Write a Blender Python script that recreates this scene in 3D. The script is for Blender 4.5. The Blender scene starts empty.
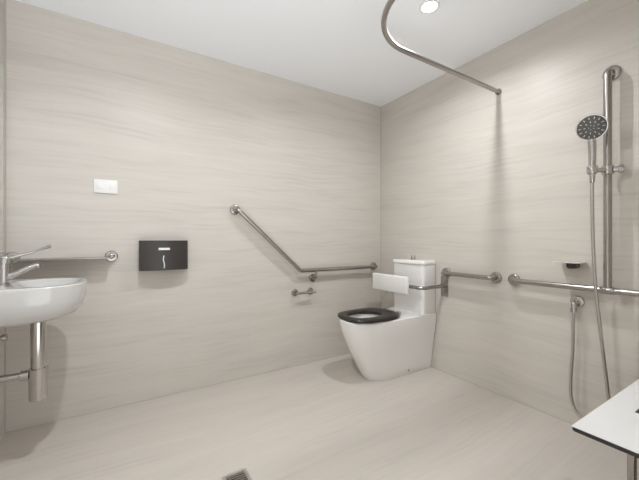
import bpy, bmesh, math
from mathutils import Vector, Matrix

S = bpy.context.scene
COL = S.collection
W, D, L, H = 2.215, 2.415, -0.546, 2.40      # right wall, back wall, left wall, ceiling
F = 0.03                                      # inner face of the front wall
PI = math.pi

# ------------------------------------------------------------------ materials
def new_mat(name):
    m = bpy.data.materials.new(name)
    m.use_nodes = True
    nt = m.node_tree
    return m, nt, nt.nodes['Principled BSDF']

def simple(name, col, rough, metal=0.0, var=0.03, scale=30.0, coat=0.0, spec=0.5):
    m, nt, p = new_mat(name)
    tc = nt.nodes.new('ShaderNodeTexCoord')
    n = nt.nodes.new('ShaderNodeTexNoise')
    n.inputs['Scale'].default_value = scale
    n.inputs['Detail'].default_value = 4
    nt.links.new(tc.outputs['Object'], n.inputs['Vector'])
    r = nt.nodes.new('ShaderNodeMapRange')
    r.inputs['To Min'].default_value = max(0.02, rough - var)
    r.inputs['To Max'].default_value = rough + var
    nt.links.new(n.outputs['Fac'], r.inputs['Value'])
    nt.links.new(r.outputs['Result'], p.inputs['Roughness'])
    p.inputs['Base Color'].default_value = (*col, 1)
    p.inputs['Metallic'].default_value = metal
    p.inputs['Coat Weight'].default_value = coat
    p.inputs['Specular IOR Level'].default_value = spec
    return m

def tile(name, base, run, up, tile_w, tile_h, dark, light, rough, joint=0.955, off=(0.0, 0.0), spec=0.3):
    """veined porcelain: 'run' is the axis the veins follow, 'up' the other one"""
    m, nt, p = new_mat(name)
    N, K = nt.nodes, nt.links
    tc = N.new('ShaderNodeTexCoord')
    sp = N.new('ShaderNodeSeparateXYZ'); K.new(tc.outputs['Object'], sp.inputs[0])
    cb = N.new('ShaderNodeCombineXYZ')
    K.new(sp.outputs[run], cb.inputs['X']); K.new(sp.outputs[up], cb.inputs['Y'])
    # slow waviness of the veins
    wob = N.new('ShaderNodeTexNoise'); wob.inputs['Scale'].default_value = 1.3; wob.inputs['Detail'].default_value = 2
    K.new(cb.outputs[0], wob.inputs['Vector'])
    wm = N.new('ShaderNodeVectorMath'); wm.operation = 'MULTIPLY_ADD'
    K.new(wob.outputs['Color'], wm.inputs[0]); wm.inputs[1].default_value = (0, 0.12, 0)
    K.new(cb.outputs[0], wm.inputs[2])
    def streak(sx, sy, det, rgh):
        mp = N.new('ShaderNodeMapping'); mp.inputs['Scale'].default_value = (sx, sy, 1)
        K.new(wm.outputs[0], mp.inputs['Vector'])
        n = N.new('ShaderNodeTexNoise'); n.inputs['Scale'].default_value = 1.0
        n.inputs['Detail'].default_value = det; n.inputs['Roughness'].default_value = rgh
        K.new(mp.outputs[0], n.inputs['Vector'])
        return n
    a = streak(1.1, 9.0, 3, 0.55)
    b = streak(2.2, 55.0, 4, 0.6)
    mx = N.new('ShaderNodeMix'); mx.data_type = 'FLOAT'; mx.inputs['Factor'].default_value = 0.5
    K.new(a.outputs['Fac'], mx.inputs['A']); K.new(b.outputs['Fac'], mx.inputs['B'])
    rp = N.new('ShaderNodeValToRGB')
    e = rp.color_ramp.elements
    e[0].position, e[0].color = 0.30, (*[c * dark for c in base], 1)
    e[1].position, e[1].color = 0.66, (*[c * light for c in base], 1)
    q = e.new(0.48); q.color = (*base, 1)
    K.new(mx.outputs['Result'], rp.inputs['Fac'])
    # fine joints
    mp2 = N.new('ShaderNodeMapping'); mp2.inputs['Location'].default_value = (off[0], off[1], 0)
    K.new(cb.outputs[0], mp2.inputs['Vector'])
    br = N.new('ShaderNodeTexBrick')
    br.offset = 0.0; br.squash = 1.0
    br.inputs['Scale'].default_value = 1.0
    br.inputs['Brick Width'].default_value = tile_w
    br.inputs['Row Height'].default_value = tile_h
    br.inputs['Mortar Size'].default_value = 0.0013
    br.inputs['Mortar Smooth'].default_value = 0.3
    br.inputs['Color1'].default_value = (1, 1, 1, 1)
    br.inputs['Color2'].default_value = (0.985, 0.985, 0.985, 1)
    br.inputs['Mortar'].default_value = (joint, joint, joint * 0.99, 1)
    K.new(mp2.outputs[0], br.inputs['Vector'])
    ml = N.new('ShaderNodeMix'); ml.data_type = 'RGBA'; ml.blend_type = 'MULTIPLY'; ml.inputs['Factor'].default_value = 1
    K.new(rp.outputs['Color'], ml.inputs['A']); K.new(br.outputs['Color'], ml.inputs['B'])
    K.new(ml.outputs['Result'], p.inputs['Base Color'])
    p.inputs['Roughness'].default_value = rough
    p.inputs['Specular IOR Level'].default_value = spec
    return m

WALLC = (0.592, 0.555, 0.506)
M = {
    'wall_x': tile('wall_tile_back', WALLC, 'X', 'Z', 1.2, 0.6, 0.86, 1.07, 0.38, off=(0.35, 0.0)),
    'wall_y': tile('wall_tile_side', WALLC, 'Y', 'Z', 1.2, 0.6, 0.86, 1.07, 0.38, off=(-0.015, 0.0)),
    'floor': tile('floor_tile', (0.535, 0.492, 0.444), 'X', 'Y', 1.2, 0.6, 0.90, 1.06, 0.45, joint=0.93, off=(0.1, 0.17)),
    'paint': simple('ceiling_paint', (0.90, 0.92, 0.95), 0.7, 0, 0.05, 60, spec=0.2),
    'ceramic': simple('white_ceramic', (0.85, 0.84, 0.825), 0.16, 0, 0.02, 8, coat=0.25),
    'seat': simple('charcoal_seat_plastic', (0.026, 0.021, 0.018), 0.33, 0, 0.04, 40, spec=0.35),
    'white': simple('white_plastic', (0.80, 0.79, 0.77), 0.35, 0, 0.04, 40),
    'steel': simple('satin_stainless', (0.40, 0.375, 0.352), 0.24, 1, 0.015, 25),
    'chrome': simple('polished_chrome', (0.54, 0.52, 0.505), 0.11, 1, 0.01, 25),
    'dark': simple('dark_panel', (0.040, 0.034, 0.032), 0.3, 0, 0.05, 60),
    'black': simple('black_edge', (0.022, 0.02, 0.02), 0.4, 0, 0.05, 60),
    'basin': simple('shaded_basin_ceramic', (0.57, 0.56, 0.54), 0.18, 0, 0.02, 8, coat=0.2),  # same white ceramic as the toilet, darkened to paint in the side's shade
    'drainframe': simple('pale_brushed_steel', (0.60, 0.57, 0.53), 0.4, 1, 0.02, 40),
    'tray': simple('pale_glazed_tray', (0.58, 0.55, 0.51), 0.25, 0, 0.02, 40),
    'lam': simple('white_laminate', (0.72, 0.72, 0.715), 0.4, 0, 0.05, 60),
    'hole': simple('drain_shadow', (0.03, 0.028, 0.026), 0.8, 0, 0.05, 60),
    'face': simple('shower_face_grey', (0.10, 0.095, 0.09), 0.35, 0, 0.05, 60),
    'nozzle': simple('nozzle_pale', (0.55, 0.54, 0.52), 0.5, 0, 0.05, 60),
    'grout': simple('silicone_joint', (0.46, 0.43, 0.39), 0.6, 0, 0.05, 60),
    'mirror': simple('mirror_silver', (0.85, 0.86, 0.86), 0.03, 1, 0.01, 10),
    'water': simple('bowl_water', (0.60, 0.62, 0.62), 0.05, 0, 0.02, 10),
}
def hose_mat():
    m, nt, p = new_mat('metal_hose')
    tc = nt.nodes.new('ShaderNodeTexCoord')
    w = nt.nodes.new('ShaderNodeTexWave'); w.bands_direction = 'Z'
    w.inputs['Scale'].default_value = 90
    nt.links.new(tc.outputs['Object'], w.inputs['Vector'])
    r = nt.nodes.new('ShaderNodeValToRGB')
    r.color_ramp.elements[0].color = (0.40, 0.375, 0.35, 1)
    r.color_ramp.elements[1].color = (0.62, 0.59, 0.56, 1)
    nt.links.new(w.outputs['Fac'], r.inputs['Fac'])
    nt.links.new(r.outputs['Color'], p.inputs['Base Color'])
    p.inputs['Metallic'].default_value = 1; p.inputs['Roughness'].default_value = 0.33
    return m
M['hose'] = hose_mat()
def lamp_mat():
    m, nt, p = new_mat('lamp_diffuser')
    p.inputs['Base Color'].default_value = (0.9, 0.9, 0.9, 1)
    p.inputs['Emission Color'].default_value = (1, 0.985, 0.96, 1)
    p.inputs['Emission Strength'].default_value = 14
    return m
M['lamp'] = lamp_mat()

# ------------------------------------------------------------------ mesh helpers
def box(bm, lo, hi, bev=0.0, seg=2):
    lo, hi = Vector(lo), Vector(hi)
    r = bmesh.ops.create_cube(bm, size=1.0)
    vs = r['verts']
    c, s = (lo + hi) / 2, hi - lo
    for v in vs:
        v.co = Vector((v.co.x * s.x, v.co.y * s.y, v.co.z * s.z)) + c
    if bev > 0:
        es = list({e for v in vs for e in v.link_edges})
        bmesh.ops.bevel(bm, geom=es, offset=bev, segments=seg, affect='EDGES', profile=0.5)

def loft(bm, loops, cap0=True, cap1=True):
    rows = [[bm.verts.new(p) for p in lp] for lp in loops]
    n = len(rows[0])
    for a, b in zip(rows, rows[1:]):
        for i in range(n):
            j = (i + 1) % n
            bm.faces.new((a[i], a[j], b[j], b[i]))
    if cap0: bm.faces.new(rows[0][::-1])
    if cap1: bm.faces.new(rows[-1])
    return rows

def frame(d):
    d = d.normalized()
    ref = Vector((0, 0, 1)) if abs(d.z) < 0.9 else Vector((1, 0, 0))
    u = d.cross(ref).normalized()
    return u, d.cross(u).normalized()

def fillet(pts, rad, seg=6):
    pts = [Vector(p) for p in pts]
    out = [pts[0]]
    for i in range(1, len(pts) - 1):
        p, a, b = pts[i], pts[i - 1], pts[i + 1]
        da, db = (a - p), (b - p)
        ang = da.angle(db)
        if ang > PI - 0.02:
            out.append(p); continue
        t = min(rad / math.tan(ang / 2), da.length * 0.48, db.length * 0.48)
        A, B = p + da.normalized() * t, p + db.normalized() * t
        for k in range(seg + 1):
            s = k / seg
            out.append(A * (1 - s) ** 2 + p * 2 * s * (1 - s) + B * s * s)
    out.append(pts[-1])
    return out

def spline(pts, per=8):
    pts = [Vector(p) for p in pts]
    P = [pts[0] * 2 - pts[1]] + pts + [pts[-1] * 2 - pts[-2]]
    out = []
    for i in range(1, len(P) - 2):
        p0, p1, p2, p3 = P[i - 1:i + 3]
        for k in range(per):
            t = k / per
            out.append(0.5 * ((2 * p1) + (p2 - p0) * t + (2 * p0 - 5 * p1 + 4 * p2 - p3) * t * t + (3 * p1 - p0 - 3 * p2 + p3) * t ** 3))
    out.append(pts[-1])
    return out

def sweep(bm, path, rad, n=16, flat=1.0):
    """round bar along a path; rad is one number or one per point; flat squashes it across"""
    path = [Vector(p) for p in path]
    m = len(path)
    R = rad if isinstance(rad, (list, tuple)) else [rad] * m
    tang = []
    for i in range(m):
        a = path[max(i - 1, 0)]; b = path[min(i + 1, m - 1)]
        tang.append((b - a).normalized())
    u, v = frame(tang[0])
    loops = []
    for i in range(m):
        if i:
            q = tang[i - 1].rotation_difference(tang[i])
            u = q @ u; v = q @ v
        loops.append([path[i] + (u * math.cos(2 * PI * k / n) + v * math.sin(2 * PI * k / n) * flat) * R[i] for k in range(n)])
    loft(bm, loops)

def lathe(bm, origin, axis, prof, n=28):
    """prof: (distance along the axis, radius)"""
    o, d = Vector(origin), Vector(axis).normalized()
    u, v = frame(d)
    loft(bm, [[o + d * h + (u * math.cos(2 * PI * k / n) + v * math.sin(2 * PI * k / n)) * max(r, 1e-4) for k in range(n)] for h, r in prof])

def sup(cx, cy, a, b, p, z, n=56):
    out = []
    for k in range(n):
        t = 2 * PI * k / n
        c, s = math.cos(t), math.sin(t)
        out.append(Vector((cx + a * math.copysign(abs(c) ** (2 / p), c), cy + b * math.copysign(abs(s) ** (2 / p), s), z)))
    return out

def dplan(xf, xb, yc, hw, ln, p, z, n=40, back=10, bc=0.02):
    """outline with a rounded nose at xf and a square back at xb (either way round)"""
    sg = 1 if xb > xf else -1
    out = []
    for k in range(n + 1):
        t = -PI / 2 + PI * k / n
        c, s = math.cos(t), math.sin(t)
        out.append(Vector((xf + sg * (ln - ln * abs(c) ** (2 / p)), yc + hw * math.copysign(abs(s) ** (2 / p), s), z)))
    for k in range(1, 5):
        s = k / 5
        out.append(Vector((xf + sg * ln + (xb - xf - sg * ln) * s, yc + hw, z)))
    out.append(Vector((xb - sg * bc, yc + hw, z)))
    for k in range(back + 1):
        out.append(Vector((xb, yc + (hw - bc) * (1 - 2 * k / back), z)))
    out.append(Vector((xb - sg * bc, yc - hw, z)))
    for k in range(4, 0, -1):
        s = k / 5
        out.append(Vector((xf + sg * ln + (xb - xf - sg * ln) * s, yc - hw, z)))
    return out

def polar(ref, cx, cy, a, b, p, z):
    """an oval around (cx, cy) with one point for each point of a reference outline"""
    out = []
    for q in ref:
        t = math.atan2(q.y - cy, q.x - cx)
        c, s = math.cos(t), math.sin(t)
        r = (abs(c / a) ** p + abs(s / b) ** p) ** (-1 / p)
        out.append(Vector((cx + r * c, cy + r * s, z)))
    return out

def rrect(x0, x1, y0, y1, r, z, seg=6):
    out = []
    for cx, cy, a0 in ((x1 - r, y1 - r, 0), (x0 + r, y1 - r, PI / 2), (x0 + r, y0 + r, PI), (x1 - r, y0 + r, 1.5 * PI)):
        for k in range(seg + 1):
            a = a0 + PI / 2 * k / seg
            out.append(Vector((cx + r * math.cos(a), cy + r * math.sin(a), z)))
    return out

def finish(name, bm, mat, origin=(0, 0, 0), angle=38):
    bmesh.ops.recalc_face_normals(bm, faces=bm.faces[:])
    o = Vector(origin)
    for v in bm.verts: v.co -= o
    for f in bm.faces: f.smooth = True
    for e in bm.edges:
        if len(e.link_faces) != 2 or e.calc_face_angle(0) > math.radians(angle):
            e.smooth = False
    me = bpy.data.meshes.new(name)
    bm.to_mesh(me); bm.free()
    me.materials.append(M[mat])
    ob = bpy.data.objects.new(name, me)
    COL.objects.link(ob)
    return ob

def thing(name, loc, label, cat, group=None):
    o = bpy.data.objects.new(name, None)
    o.empty_display_size = 0.05
    COL.objects.link(o)
    o.location = loc
    o['label'] = label; o['category'] = cat
    if group: o['group'] = group
    return o

def root_loc(p):
    while p.parent: p = p.parent
    return p.location

def part(name, bm, mat, parent, label=None, angle=38):
    o = finish(name, bm, mat, root_loc(parent), angle)
    o.parent = parent
    if label: o['label'] = label
    return o

def B(): return bmesh.new()

def structure(name, lo, hi, mat):
    bm = B(); box(bm, lo, hi)
    o = finish(name, bm, mat)
    o['kind'] = 'structure'
    return o

def flange_bm(pos, axis, r=0.039, h=0.013):
    bm = B()
    lathe(bm, pos, axis, [(0, r), (h * 0.55, r), (h * 0.85, r * 0.95), (h, r * 0.85), (h + 0.002, 0.02)])
    return bm

# ------------------------------------------------------------------ the room
structure('floor', (L - 0.1, -0.1, -0.1), (W + 0.1, D + 0.1, 0), 'floor')
structure('ceiling', (L - 0.1, -0.1, H), (W + 0.1, D + 0.1, H + 0.1), 'paint')
structure('wall_back', (L - 0.1, D, 0), (W + 0.1, D + 0.1, H), 'wall_x')
structure('wall_right', (W, -0.1, 0), (W + 0.1, D, H), 'wall_y')
structure('wall_left', (L - 0.1, -0.1, 0), (L, D, H), 'wall_y')
bm = B()                                             # front wall with the doorway the camera looks through
box(bm, (0.75, -0.1, 0), (W, F, H)); box(bm, (L, -0.1, 2.12), (0.75, F, H))
o = finish('wall_front', bm, 'wall_x'); o['kind'] = 'structure'
# slim sealant beads in the corners
structure('trim_1', (W - 0.004, D - 0.004, 0), (W, D, H), 'grout')
structure('trim_2', (L, D - 0.006, 0), (L + 0.006, D, H), 'grout')
structure('trim_3', (L + 0.006, D - 0.003, 0), (W - 0.004, D, 0.003), 'grout')
structure('trim_4', (W - 0.003, F, 0), (W, D - 0.004, 0.003), 'grout')

# ------------------------------------------------------------------ wash basin
yb = 2.0
t = thing('wash_basin', (L, yb, 0.70), 'white ceramic wall-hung wash basin with rounded front', 'wash basin')
bm = B()
secs = [(0.695, 0.24, 0.13, 0.14), (0.700, 0.31, 0.175, 0.17), (0.716, 0.355, 0.20, 0.20), (0.745, 0.380, 0.213, 0.21),
        (0.79, 0.393, 0.219, 0.215), (0.84, 0.398, 0.221, 0.22), (0.854, 0.398, 0.2215, 0.22), (0.859, 0.394, 0.218, 0.217)]
loops = [dplan(L + pr, L, yb, hw, ln, 2.7, z) for z, pr, hw, ln in secs]
ref = loops[-1]
for z, a, b in ((0.859, 0.138, 0.180), (0.854, 0.132, 0.174), (0.81, 0.12, 0.158), (0.775, 0.095, 0.12), (0.762, 0.05, 0.06), (0.760, 0.022, 0.022)):
    loops.append(polar(ref, L + 0.235, yb, a, b, 2.5, z))
loft(bm, loops)
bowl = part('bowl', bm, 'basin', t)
bm = B(); lathe(bm, (L + 0.235, yb, 0.761), (0, 0, 1), [(0, 0.021), (0.004, 0.021), (0.006, 0.015), (0.006, 0.001)])
part('waste_cover', bm, 'chrome', t, 'chrome waste cover')

t = thing('basin_mixer', (-0.455, yb, 0.857), 'chrome lever mixer tap standing on the back of the wash basin', 'tap')
bm = B(); lathe(bm, (-0.455, yb, 0.858), (0, 0, 1), [(0, 0.028), (0.006, 0.028), (0.009, 0.023), (0.075, 0.022), (0.098, 0.0225)])
part('body', bm, 'chrome', t)
bm = B()
pth = spline([(-0.455, yb, 0.885), (-0.42, yb, 0.902), (-0.375, yb, 0.929), (-0.345, yb, 0.943), (-0.332, yb, 0.942)])
sweep(bm, pth, [0.0195 - 0.0085 * i / (len(pth) - 1) for i in range(len(pth))], 16, 0.75)
sp = part('spout', bm, 'chrome', t)
bm = B(); lathe(bm, (-0.338, yb, 0.945), (0.15, 0, -1), [(0, 0.0095), (0.014, 0.0095), (0.015, 0.007)])
part('aerator', bm, 'steel', sp)
bm = B()
lathe(bm, (-0.452, yb, 0.957), (0.12, 0, 1), [(0, 0.0235), (0.018, 0.0235), (0.029, 0.020), (0.036, 0.012), (0.038, 0.001)])
pth = spline([(-0.455, yb, 0.974), (-0.41, yb, 0.988), (-0.36, yb, 1.004), (-0.32, yb, 1.020), (-0.296, yb, 1.030), (-0.288, yb, 1.031)])
n = len(pth)
rr = []
for i in range(n):
    s = i / (n - 1)
    rr.append(0.014 - 0.0075 * min(1, s / 0.45) if s < 0.45 else (0.0065 + 0.0075 * min(1, (s - 0.45) / 0.4) if s < 0.93 else 0.009))
sweep(bm, pth, rr, 14, 0.7)
part('lever', bm, 'chrome', t)

# bottle trap below
xt = -0.335
t = thing('bottle_trap', (xt, yb, 0.306), 'chrome bottle trap hanging under the wash basin with its waste pipe', 'waste trap')
bm = B(); lathe(bm, (xt, yb, 0.454), (0, 0, 1), [(0, 0.029), (0.225, 0.029), (0.227, 0.034), (0.241, 0.034)])
part('upper_tube', bm, 'chrome', t)
bm = B(); lathe(bm, (xt, yb, 0.306), (0, 0, 1), [(0, 0.030), (0.004, 0.0355), (0.140, 0.037), (0.150, 0.037), (0.152, 0.030)])
part('cup', bm, 'chrome', t)
bm = B(); sweep(bm, [(xt - 0.03, yb, 0.43), (L + 0.002, yb, 0.43)], 0.0165)
pp = part('outlet_pipe', bm, 'chrome', t)
bm = B(); lathe(bm, (xt - 0.033, yb, 0.43), (-1, 0, 0), [(0, 0.023), (0.03, 0.023), (0.033, 0.019)], 10)
part('nut', bm, 'chrome', pp)
bm = flange_bm((L, yb, 0.43), (1, 0, 0), 0.034, 0.01)
part('wall_flange', bm, 'chrome', pp)

t = thing('stop_valve', (L, 2.18, 0.577), 'small chrome stop valve on the wall under the wash basin', 'valve')
bm = B(); lathe(bm, (L - 0.001, 2.18, 0.577), (1, 0, 0), [(0, 0.024), (0.006, 0.024), (0.008, 0.011), (0.045, 0.011)]); part('body', bm, 'chrome', t)
bm = B(); lathe(bm, (L + 0.042, 2.18, 0.577), (1, 0, 0), [(0, 0.012), (0.003, 0.019), (0.018, 0.018), (0.021, 0.012)], 12); part('handle', bm, 'chrome', t)
bm = B(); sweep(bm, [(L + 0.028, 2.18, 0.585), (L + 0.028, 2.18, 0.62), (L + 0.05, 2.16, 0.68)], 0.006); part('supply_tube', bm, 'chrome', t)

# mirror on the left wall
t = thing('wall_mirror', (L, 2.0, 0.95), 'tall frameless mirror on the left wall above the wash basin', 'mirror')
bm = B(); box(bm, (L + 0.001, 1.62, 0.945), (L + 0.005, 2.362, 2.0)); part('backing', bm, 'steel', t)
bm = B(); box(bm, (L + 0.005, 1.622, 0.947), (L + 0.007, 2.360, 1.998)); part('glass', bm, 'mirror', t)

# shelf on the back wall
t = thing('basin_shelf', (-0.30, D, 0.955), 'thin steel wall shelf with round end boss behind the wash basin', 'shelf')
bm = B(); box(bm, (-0.528, 2.288, 0.9525), (-0.055, D - 0.001, 0.9585), 0.0015)
part('plate', bm, 'steel', t)
for nm, x in (('end_boss', -0.052), ('end_boss', -0.515)):
    bm = B()
    lathe(bm, (x, D, 0.962), (0, -1, 0), [(0, 0.034), (0.012, 0.034), (0.016, 0.030), (0.017, 0.018), (0.045, 0.016), (0.048, 0.012)])
    part(nm, bm, 'steel', t)

# switch plate
t = thing('light_switch', (-0.082, D, 1.40), 'white rectangular light switch plate high on the back wall', 'light switch')
bm = B(); box(bm, (-0.145, D - 0.009, 1.355), (-0.019, D - 0.001, 1.440), 0.004); part('plate', bm, 'white', t)
for x in (-0.113, -0.051):
    bm = B(); box(bm, (x - 0.014, D - 0.0125, 1.383), (x + 0.014, D - 0.0085, 1.412), 0.0015); part('rocker', bm, 'white', t)

# dark dispenser
t = thing('paper_towel_dispenser', (0.243, D, 0.863), 'dark brown-black wall dispenser box with a small white slot on its front', 'dispenser')
def disp(z):
    pts = [Vector((0.098, D - 0.001, z)), Vector((0.098, D - 0.078, z)), Vector((0.104, D - 0.086, z))]
    for k in range(1, 12):
        s = k / 12
        pts.append(Vector((0.104 + 0.277 * s, D - 0.086 - 0.022 * math.sin(PI * s), z)))
    pts += [Vector((0.381, D - 0.086, z)), Vector((0.387, D - 0.078, z)), Vector((0.387, D - 0.001, z))]
    return pts
bm = B(); loft(bm, [disp(0.866), disp(1.060)]); part('housing', bm, 'dark', t)
bm = B(); box(bm, (0.205, D - 0.1085, 0.997), (0.272, D - 0.100, 1.013), 0.002); part('level_window', bm, 'white', t, 'small white slot')
bm = B(); sweep(bm, spline([(0.236, D - 0.111, 0.962), (0.232, D - 0.115, 0.935), (0.238, D - 0.116, 0.905), (0.237, D - 0.110, 0.880)]), [0.0035] * 24 + [0.0035], 8)
part('pale_strip', bm, 'white', t, 'slim curved pale strip')  # thin curved white strip on the lower front

# ------------------------------------------------------------------ grab rails
RR = 0.0165
t = thing('angled_grab_rail', (1.263, D, 0.81), 'cranked stainless grab rail sloping down the back wall to the toilet', 'grab rail')
yr = D - 0.062
pts = [(0.735, D - 0.003, 1.295), (0.735, yr, 1.295), (1.268, yr, 0.808), (2.11, yr, 0.808), (2.11, D - 0.003, 0.808)]
bm = B(); sweep(bm, fillet(pts, 0.035), RR); part('rail', bm, 'steel', t)
for p in (pts[0], pts[-1]):
    part('flange', flange_bm((p[0], D, p[2]), (0, -1, 0)), 'steel', t)
bm = B(); sweep(bm, fillet([(1.42, yr, 0.806), (1.42, yr, 0.735), (1.42, D - 0.003, 0.735)], 0.03), 0.0095)
br = part('support_bracket', bm, 'steel', t)
part('flange', flange_bm((1.42, D, 0.735), (0, -1, 0), 0.036), 'steel', br)

t = thing('toilet_roll_holder', (1.31, D, 0.62), 'small empty stainless toilet roll holder under the angled grab rail', 'toilet roll holder')
for x in (1.245, 1.395):
    part('flange', flange_bm((x, D + 0.001, 0.622), (0, -1, 0), 0.03, 0.012), 'steel', t)
    bm = B(); sweep(bm, [(x, D - 0.008, 0.622), (x, D - 0.068, 0.622)], 0.0085); part('post', bm, 'steel', t)
bm = B(); sweep(bm, [(1.232, D - 0.068, 0.622), (1.412, D - 0.068, 0.622)], 0.010); part('bar', bm, 'chrome', t)

xr = W - 0.062
t = thing('short_grab_rail', (W, 1.45, 0.80), 'short horizontal stainless grab rail on the right wall beside the cistern', 'grab rail')
pts = [(W - 0.003, 1.650, 0.803), (xr, 1.650, 0.803), (xr, 1.250, 0.803), (W - 0.003, 1.250, 0.803)]
bm = B(); sweep(bm, fillet(pts, 0.03), RR); part('rail', bm, 'steel', t)
for p in (pts[0], pts[-1]):
    part('flange', flange_bm((W, p[1], p[2]), (-1, 0, 0)), 'steel', t)

yv = 0.633
t = thing('shower_grab_rail', (W, yv, 0.80), 'T-shaped stainless shower grab rail, upright tube rising from a long horizontal bar', 'grab rail')
pts = [(W - 0.003, 1.130, 0.800), (xr, 1.130, 0.800), (xr, 0.17, 0.800), (W - 0.003, 0.17, 0.800)]
bm = B(); sweep(bm, fillet(pts, 0.03), RR); part('horizontal_bar', bm, 'steel', t)
pv = [(xr, yv, 0.800), (xr, yv, 1.945), (W - 0.003, yv, 1.945)]
bm = B(); sweep(bm, fillet(pv, 0.03), 0.0175); part('upright_tube', bm, 'steel', t)
for y, z in ((1.130, 0.800), (0.17, 0.800), (yv, 1.945)):
    part('flange', flange_bm((W, y, z), (-1, 0, 0)), 'steel', t)
bm = B(); lathe(bm, (xr, yv + 0.03, 0.80), (0, -1, 0), [(0, 0.0168), (0.004, 0.0195), (0.056, 0.0195), (0.06, 0.0168)])
part('tee_joint', bm, 'steel', t)

# ------------------------------------------------------------------ toilet
yc = 1.918
t = thing('toilet', (2.0, yc, 0), 'white back-to-wall toilet with charcoal seat in the corner', 'toilet')
bm = B()
secs = [(0.0, 1.597, 0.118, 0.20), (0.006, 1.592, 0.122, 0.20), (0.06, 1.562, 0.130, 0.21), (0.14, 1.520, 0.140, 0.22), (0.24, 1.467, 0.153, 0.235),
        (0.33, 1.428, 0.166, 0.25), (0.40, 1.404, 0.175, 0.26), (0.445, 1.394, 0.179, 0.265), (0.460, 1.393, 0.179, 0.265), (0.466, 1.399, 0.174, 0.26)]
xw = W - 0.002
loops = [dplan(xf, xw, yc, hw, ln, 2.35, z, bc=0.012) for z, xf, hw, ln in secs]
ref = loops[-1]
cx = 1.60
for z, a, b in ((0.466, 0.152, 0.122), (0.455, 0.145, 0.116), (0.38, 0.135, 0.108), (0.28, 0.10, 0.085), (0.22, 0.06, 0.055), (0.21, 0.02, 0.02)):
    loops.append(polar(ref, cx, yc, a, b, 2.2, z))
loft(bm, loops)
pan = part('pan', bm, 'ceramic', t)
bm = B(); lathe(bm, (cx, yc, 0.245), (0, 0, 1), [(0, 0.07), (0.004, 0.072)]); part('water', bm, 'water', pan)
bm = B()
scx = 1.634
def ring(a, b, p, z, dx=0): return sup(scx + dx, yc, a, b, p, z, 64)
rows = [ring(0.226, 0.176, 3.0, 0.470), ring(0.233, 0.183, 3.0, 0.474), ring(0.235, 0.185, 3.0, 0.484), ring(0.230, 0.180, 3.0, 0.493), ring(0.218, 0.168, 3.0, 0.497),
        ring(0.150, 0.112, 2.3, 0.496, -0.045), ring(0.138, 0.102, 2.3, 0.490, -0.045), ring(0.136, 0.100, 2.3, 0.478, -0.045), ring(0.142, 0.106, 2.3, 0.470, -0.045)]
R = loft(bm, rows, False, False)
a, b = R[-1], R[0]
for i in range(64):
    j = (i + 1) % 64
    bm.faces.new((a[i], a[j], b[j], b[i]))
seat = part('seat', bm, 'seat', t, 'charcoal open seat without a lid')
for dy in (-0.075, 0.075):
    bm = B(); lathe(bm, (1.878, yc + dy - 0.022, 0.481), (0, 1, 0), [(0, 0.012), (0.003, 0.014), (0.041, 0.014), (0.044, 0.012)], 16)
    box(bm, (1.85, yc + dy - 0.014, 0.474), (1.885, yc + dy + 0.014, 0.490), 0.003)
    part('hinge', bm, 'chrome', seat)
for dx in (-0.16, 0.12):
    for dy in (-0.135, 0.135):
        bm = B(); lathe(bm, (scx + dx, yc + dy, 0.4655), (0, 0, 1), [(0, 0.010), (0.006, 0.010)], 12); part('bumper', bm, 'white', seat)
bm = B()
y0, y1 = yc - 0.173, yc + 0.165
loft(bm, [rrect(2.054, xw, y0 + 0.004, y1 - 0.004, 0.028, 0.4665), rrect(2.050, xw, y0, y1, 0.03, 0.472), rrect(2.047, xw, y0 - 0.001, y1 + 0.001, 0.03, 0.862)])
cis = part('cistern', bm, 'ceramic', t)
bm = B()
loft(bm, [rrect(2.044, xw, y0 - 0.003, y1 + 0.003, 0.03, 0.864), rrect(2.039, xw, y0 - 0.006, y1 + 0.006, 0.032, 0.869), rrect(2.039, xw, y0 - 0.006, y1 + 0.006, 0.032, 0.887),
          rrect(2.043, xw, y0 - 0.003, y1 + 0.003, 0.03, 0.894), rrect(2.055, xw - 0.012, y0 + 0.012, y1 - 0.012, 0.028, 0.897)])
lid = part('lid', bm, 'ceramic', cis)
bm = B(); lathe(bm, (2.13, 1.92, 0.897), (0, 0, 1), [(0, 0.025), (0.005, 0.025), (0.007, 0.02), (0.032, 0.019), (0.037, 0.015), (0.038, 0.001)])
part('flush_button', bm, 'chrome', cis, 'raised chrome flush button')
bm = B(); lathe(bm, (1.93, yc - 0.131, 0.035), (0, -1, -0.12), [(0, 0.007), (0.0045, 0.007), (0.006, 0.004)], 12); part('fixing_cap', bm, 'steel', pan)

# backrest
t = thing('backrest_rail', (W, 1.918, 0.70), 'white padded toilet backrest on a steel bar in front of the cistern', 'backrest')
bm = B()
box(bm, (1.884, 1.762, 0.636), (1.912, 2.166, 0.776), 0.009, 3)
part('pad', bm, 'white', t)
yl, yh, xb_ = 1.667, 2.245, 1.945
bm = B(); sweep(bm, fillet([(W - 0.006, yl, 0.695), (xb_, yl, 0.695), (xb_, yh, 0.695), (W - 0.006, yh, 0.695)], 0.05, 8), 0.0155)
bar = part('bar', bm, 'steel', t)
for y in (1.86, 2.07):
    bm = B(); box(bm, (1.911, y - 0.02, 0.672), (1.935, y + 0.02, 0.718), 0.003); part('clamp', bm, 'steel', bar)
for z in (0.682, 0.726):
    bm = B(); lathe(bm, (1.898, 2.164, z), (0, 1, 0), [(0, 0.009), (0.010, 0.009), (0.013, 0.005)], 12); part('end_stud', bm, 'steel', t)
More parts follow.
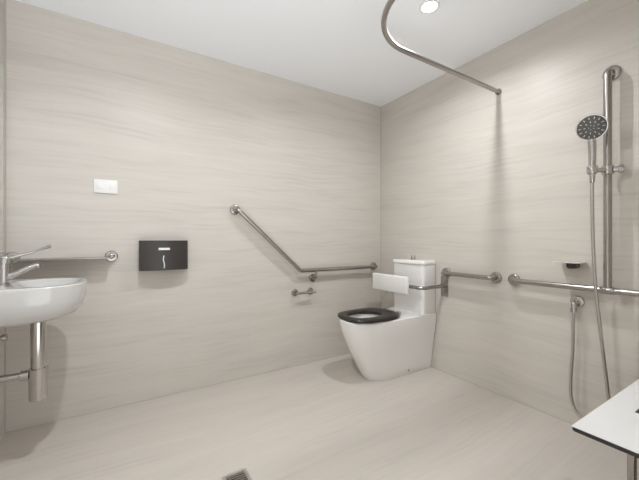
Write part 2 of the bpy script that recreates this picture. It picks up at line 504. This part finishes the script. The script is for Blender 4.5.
for y in (yl, yh):
    z1 = 0.775 if y == yl else 0.725
    bm = B(); box(bm, (W - 0.010, y - 0.033, z1 - 0.163), (W - 0.0005, y + 0.033, z1), 0.003); part('wall_plate', bm, 'steel', t)

# ------------------------------------------------------------------ shower
t = thing('soap_dish', (W, 0.80, 0.92), 'small wall soap shelf with dark holder above the shower grab rail', 'soap dish')
bm = B()
loft(bm, [rrect(2.105, W - 0.001, 0.735, 0.865, 0.02, 0.934), rrect(2.105, W - 0.001, 0.735, 0.865, 0.02, 0.939)]); part('tray', bm, 'tray', t)
bm = B()
loft(bm, [rrect(2.132, 2.190, 0.770, 0.802, 0.010, 0.903), rrect(2.124, 2.195, 0.763, 0.808, 0.012, 0.911), rrect(2.122, 2.196, 0.761, 0.810, 0.012, 0.934)]); part('holder', bm, 'black', t, 'dark holder under the tray')

hx, hy = 2.062, 0.668
t = thing('shower_slider', (xr, yv, 1.42), 'chrome sliding bracket clamped on the upright of the shower grab rail', 'shower bracket')
def ringbm(bm, o, prof, n=28):
    rows = [[bm.verts.new((o[0] + r_ * math.cos(2 * PI * k / n), o[1] + r_ * math.sin(2 * PI * k / n), o[2] + h_)) for k in range(n)] for h_, r_ in prof]
    for a_, b_ in zip(rows, rows[1:] + rows[:1]):
        for k in range(n):
            bm.faces.new((a_[k], a_[(k + 1) % n], b_[(k + 1) % n], b_[k]))
bm = B(); ringbm(bm, (xr, yv, 1.402), [(0, 0.0178), (0, 0.021), (0.003, 0.025), (0.045, 0.025), (0.048, 0.021), (0.048, 0.0178)])
part('collar', bm, 'chrome', t)
bm = B(); lathe(bm, (xr + 0.007, yv - 0.020, 1.426), (0.35, -1, 0), [(0, 0.014), (0.018, 0.014), (0.020, 0.021), (0.038, 0.021), (0.041, 0.016)], 20); part('knob', bm, 'chrome', t)
bm = B(); sweep(bm, [(xr - 0.0225, yv + 0.0085, 1.424), (hx + 0.018, hy - 0.006, 1.424)], 0.0125)
ringbm(bm, (hx, hy, 1.404), [(0, 0.0186), (0, 0.0215), (0.002, 0.0225), (0.036, 0.023), (0.038, 0.0215), (0.038, 0.0186)])
part('cradle', bm, 'chrome', t)

hc = Vector((2.030, 0.660, 1.633)); hn = Vector((-0.88, -0.28, -0.36)).normalized()
t = thing('hand_shower', (hx, hy, 1.40), 'round chrome hand shower with dark spray face held in the bracket', 'hand shower')
bm = B()
dn = (Vector((0, 0, -1)) - hn * Vector((0, 0, -1)).dot(hn)).normalized()
pth = spline([(hx, hy, 1.392), (hx, hy, 1.45), (hx + 0.001, hy, 1.53), tuple(hc + dn * 0.058 - hn * 0.014), tuple(hc + dn * 0.035 - hn * 0.020)])
n = len(pth)
sweep(bm, pth, [0.0125 + 0.0055 * math.sin(min(1, i / (n * 0.7)) * PI / 2) for i in range(n)], 18)
part('handle', bm, 'chrome', t)
bm = B(); lathe(bm, hc - hn * 0.030, hn, [(0, 0.012), (0.006, 0.035), (0.014, 0.055), (0.022, 0.063), (0.030, 0.0645), (0.033, 0.0625), (0.033, 0.060), (0.030, 0.0595)], 40)
head = part('head', bm, 'steel', t)
bm = B(); lathe(bm, hc, hn, [(0, 0.0595), (0.0025, 0.0595), (0.004, 0.056), (0.0045, 0.001)], 40)
fc = part('spray_face', bm, 'face', head, 'dark grey spray face with pale nozzles')
bm = B()
u, v = frame(hn)
for ring_r, cnt, ln in ((0.047, 14, 0.011), (0.028, 9, 0.008), (0.011, 5, 0.0)):
    for k in range(cnt):
        a = 2 * PI * k / cnt
        d = u * math.cos(a) + v * math.sin(a)
        c0 = hc + hn * 0.0042 + d * ring_r
        if ln:
            sweep(bm, [c0 - d * ln / 2 , c0 + d * ln / 2], 0.0021, 6)
        else:
            lathe(bm, c0, hn, [(0, 0.0022), (0.002, 0.0018)], 6)
part('nozzles', bm, 'nozzle', fc)

t = thing('hose_outlet', (W, 0.784, 0.712), 'round chrome hose elbow on the right wall below the soap dish', 'water outlet')
part('flange', flange_bm((W, 0.784, 0.712), (-1, 0, 0), 0.034, 0.012), 'chrome', t)
bm = B(); sweep(bm, fillet([(W - 0.008, 0.784, 0.712), (2.163, 0.784, 0.712), (2.163, 0.784, 0.668)], 0.018), 0.0135); part('elbow', bm, 'chrome', t)
bm = B(); lathe(bm, (2.163, 0.784, 0.676), (0, 0, -1), [(0, 0.0165), (0.018, 0.0165), (0.022, 0.012)], 12); part('nut', bm, 'chrome', t)

t = thing('shower_hose', (2.163, 0.784, 0.654), 'flexible metal shower hose looping from the wall elbow up to the hand shower', 'shower hose')
pts = [(2.163, 0.784, 0.6535), (2.163, 0.787, 0.58), (2.160, 0.787, 0.46), (2.156, 0.794, 0.30), (2.152, 0.793, 0.19), (2.150, 0.775, 0.125), (2.145, 0.742, 0.088), (2.138, 0.700, 0.072),
       (2.130, 0.652, 0.095), (2.124, 0.627, 0.16), (2.120, 0.620, 0.25), (2.108, 0.636, 0.46), (2.092, 0.650, 0.66), (2.080, 0.659, 0.805), (2.066, 0.666, 1.05), (2.062, 0.668, 1.25), (hx, hy, 1.375)]
bm = B(); sweep(bm, spline(pts, 6), 0.0078, 12); part('tube', bm, 'hose', t)
bm = B(); lathe(bm, (hx, hy, 1.355), (0, 0, 1), [(0, 0.008), (0.004, 0.011), (0.034, 0.0125), (0.037, 0.0125)], 14); part('end_nut', bm, 'chrome', t)

# shower curtain rail
t = thing('shower_curtain_rail', (W, 1.234, 2.084), 'curved steel shower curtain rail fixed to the right wall near the ceiling', 'curtain rail')
zr, xq, rad = 2.084, 0.965, 0.33
pts = [Vector((W - 0.002, 1.234, zr))]
for k in range(17):
    a = PI / 2 + PI / 2 * k / 16
    pts.append(Vector((xq + rad + rad * math.cos(a), 1.234 - rad + rad * math.sin(a), zr)))
pts.append(Vector((xq, F + 0.002, zr)))
bm = B(); sweep(bm, pts, 0.0135); part('rail', bm, 'steel', t)
part('flange', flange_bm((W, 1.234, zr), (-1, 0, 0), 0.021, 0.012), 'steel', t)
part('flange', flange_bm((xq, F, zr), (0, 1, 0), 0.021, 0.012), 'steel', t)

# fold-down seat
t = thing('shower_bench', (1.68, F, 0.475), 'white laminate fold-down shower bench with black edge and steel legs', 'shower bench')
sx0, sx1, sy0, sy1, zt = 1.208, 2.150, 0.055, 0.446, 0.475
bm = B()
loft(bm, [rrect(sx0, sx1, sy0, sy1, 0.014, zt - 0.0135), rrect(sx0, sx1, sy0, sy1, 0.014, zt - 0.0015)]); core = part('core', bm, 'black', t, 'black laminate core showing as a dark edge')
# white face: strips around the two drain slots
slots = [(1.49, 1.87)]
ys0, ys1 = 0.343, 0.367
bm = B()
i_ = 0.0012
box(bm, (sx0 + i_, ys1, zt - 0.0016), (sx1 - i_, sy1 - i_, zt))
box(bm, (sx0 + i_, sy0 + i_, zt - 0.0016), (sx1 - i_, ys0, zt))
box(bm, (sx0 + i_, ys0, zt - 0.0016), (1.488, ys1, zt))
box(bm, (1.87, ys0, zt - 0.0016), (sx1 - i_, ys1, zt))
part('seat_face', bm, 'lam', t, 'white seat face with a dark drain slot')
for x in (1.538, 1.86):
    bm = B(); box(bm, (x - 0.018, 0.375, 0.012), (x + 0.018, 0.395, zt - 0.0135), 0.003); lg = part('leg', bm, 'steel', t)
    bm = B(); box(bm, (x - 0.022, 0.368, 0.0), (x + 0.022, 0.402, 0.012), 0.003); part('foot', bm, 'black', lg)
    bm = B(); box(bm, (x - 0.015, F + 0.004, zt - 0.0335), (x + 0.015, 0.376, zt - 0.0135), 0.002); part('support_arm', bm, 'steel', t)
bm = B(); box(bm, (1.45, F, 0.40), (1.95, F + 0.012, 0.50), 0.003); part('wall_plate', bm, 'steel', t)

# ------------------------------------------------------------------ floor drains
def drain(x, y, label):
    h = 0.055
    t = thing('floor_drain', (x, y, 0), label, 'floor drain', 'square floor drains')
    bm = B()
    for lo, hi in (((x - h, y - h, 0.0002), (x + h, y - h + 0.014, 0.003)), ((x - h, y + h - 0.014, 0.0002), (x + h, y + h, 0.003)),
                   ((x - h, y - h + 0.014, 0.0002), (x - h + 0.014, y + h - 0.014, 0.003)), ((x + h - 0.014, y - h + 0.014, 0.0002), (x + h, y + h - 0.014, 0.003))):
        box(bm, lo, hi)
    part('frame', bm, 'drainframe', t)
    bm = B(); box(bm, (x - h + 0.014, y - h + 0.014, 0.0002), (x + h - 0.014, y + h - 0.014, 0.0008)); part('sump', bm, 'hole', t)
    bm = B()
    for k in range(6):
        yy = y - h + 0.014 + 0.082 * (k + 0.5) / 6
        box(bm, (x - h + 0.014, yy - 0.0036, 0.0010), (x + h - 0.014, yy + 0.0036, 0.0027))
    part('grate', bm, 'steel', t)
drain(0.437, 1.395, 'square slotted floor drain in open floor left of the photo centre')
drain(1.635, 0.585, 'square slotted floor drain beside the shower bench')

# ------------------------------------------------------------------ downlights
def downlight(x, y, label, watts):
    t = thing('downlight', (x, y, H), label, 'ceiling light', 'ceiling downlights')
    bm = B()
    n = 40
    prof = [(0.056, 0.0), (0.056, 0.003), (0.052, 0.0055), (0.044, 0.006), (0.041, 0.003), (0.041, 0.0)]
    R = loft(bm, [[Vector((x + r * math.cos(2 * PI * k / n), y + r * math.sin(2 * PI * k / n), H - d)) for k in range(n)] for r, d in prof], False, False)
    part('trim_ring', bm, 'white', t)
    bm = B(); lathe(bm, (x, y, H), (0, 0, -1), [(0.0, 0.041), (0.002, 0.041), (0.003, 0.036)], 32); part('diffuser', bm, 'lamp', t)
    ld = bpy.data.lights.new('downlight_lamp', 'AREA')
    ld.shape = 'DISK'; ld.size = 0.06; ld.spread = math.radians(158); ld.energy = watts; ld.color = (0.955, 0.98, 1.0)
    lo = bpy.data.objects.new('lamp', ld)
    COL.objects.link(lo); lo.parent = t; lo.location = (0, 0, -0.012)
downlight(1.50, 1.232, 'glowing recessed ceiling downlight inside the shower curtain rail', 5.9)
downlight(0.19, 1.12, 'glowing recessed ceiling downlight over the open floor near the wash basin', 7.7)

# ------------------------------------------------------------------ added fill light through the doorway
FILL_LOW, FILL_HIGH = 3.2, 0.6
w = bpy.data.worlds.new('added_hall_fill'); S.world = w
w.use_nodes = True
wn, wl = w.node_tree.nodes, w.node_tree.links
bg = wn['Background']                    # added fill, stronger from below to brighten the ceiling, dimmer above
tc = wn.new('ShaderNodeTexCoord'); sp = wn.new('ShaderNodeSeparateXYZ'); wl.new(tc.outputs['Generated'], sp.inputs[0])
mr = wn.new('ShaderNodeMapRange'); mr.interpolation_type = 'SMOOTHSTEP'
mr.inputs['From Min'].default_value = -0.6; mr.inputs['From Max'].default_value = -0.02
mr.inputs['To Min'].default_value = FILL_LOW; mr.inputs['To Max'].default_value = FILL_HIGH
wl.new(sp.outputs['Z'], mr.inputs['Value']); wl.new(mr.outputs['Result'], bg.inputs['Strength'])
bg.inputs['Color'].default_value = (0.93, 0.965, 1.0, 1)

# ------------------------------------------------------------------ camera
cd = bpy.data.cameras.new('camera')
cd.sensor_width = 36; cd.lens = 321 / 639 * 36
cd.shift_y = 0.5 / 639
cd.clip_start = 0.01
cam = bpy.data.objects.new('camera', cd)
COL.objects.link(cam)
cam.location = (0, 0, 1.06)
cam.rotation_euler = (PI / 2, 0, -math.radians(31.7))
S.camera = cam

S.view_settings.view_transform = 'Standard'
S.view_settings.look = 'None'
S.view_settings.gamma = 1
S.view_settings.use_curve_mapping = False
S.view_settings.exposure = 1.0
S.cycles.use_denoising = True
S.cycles.max_bounces = 12
S.cycles.diffuse_bounces = 8
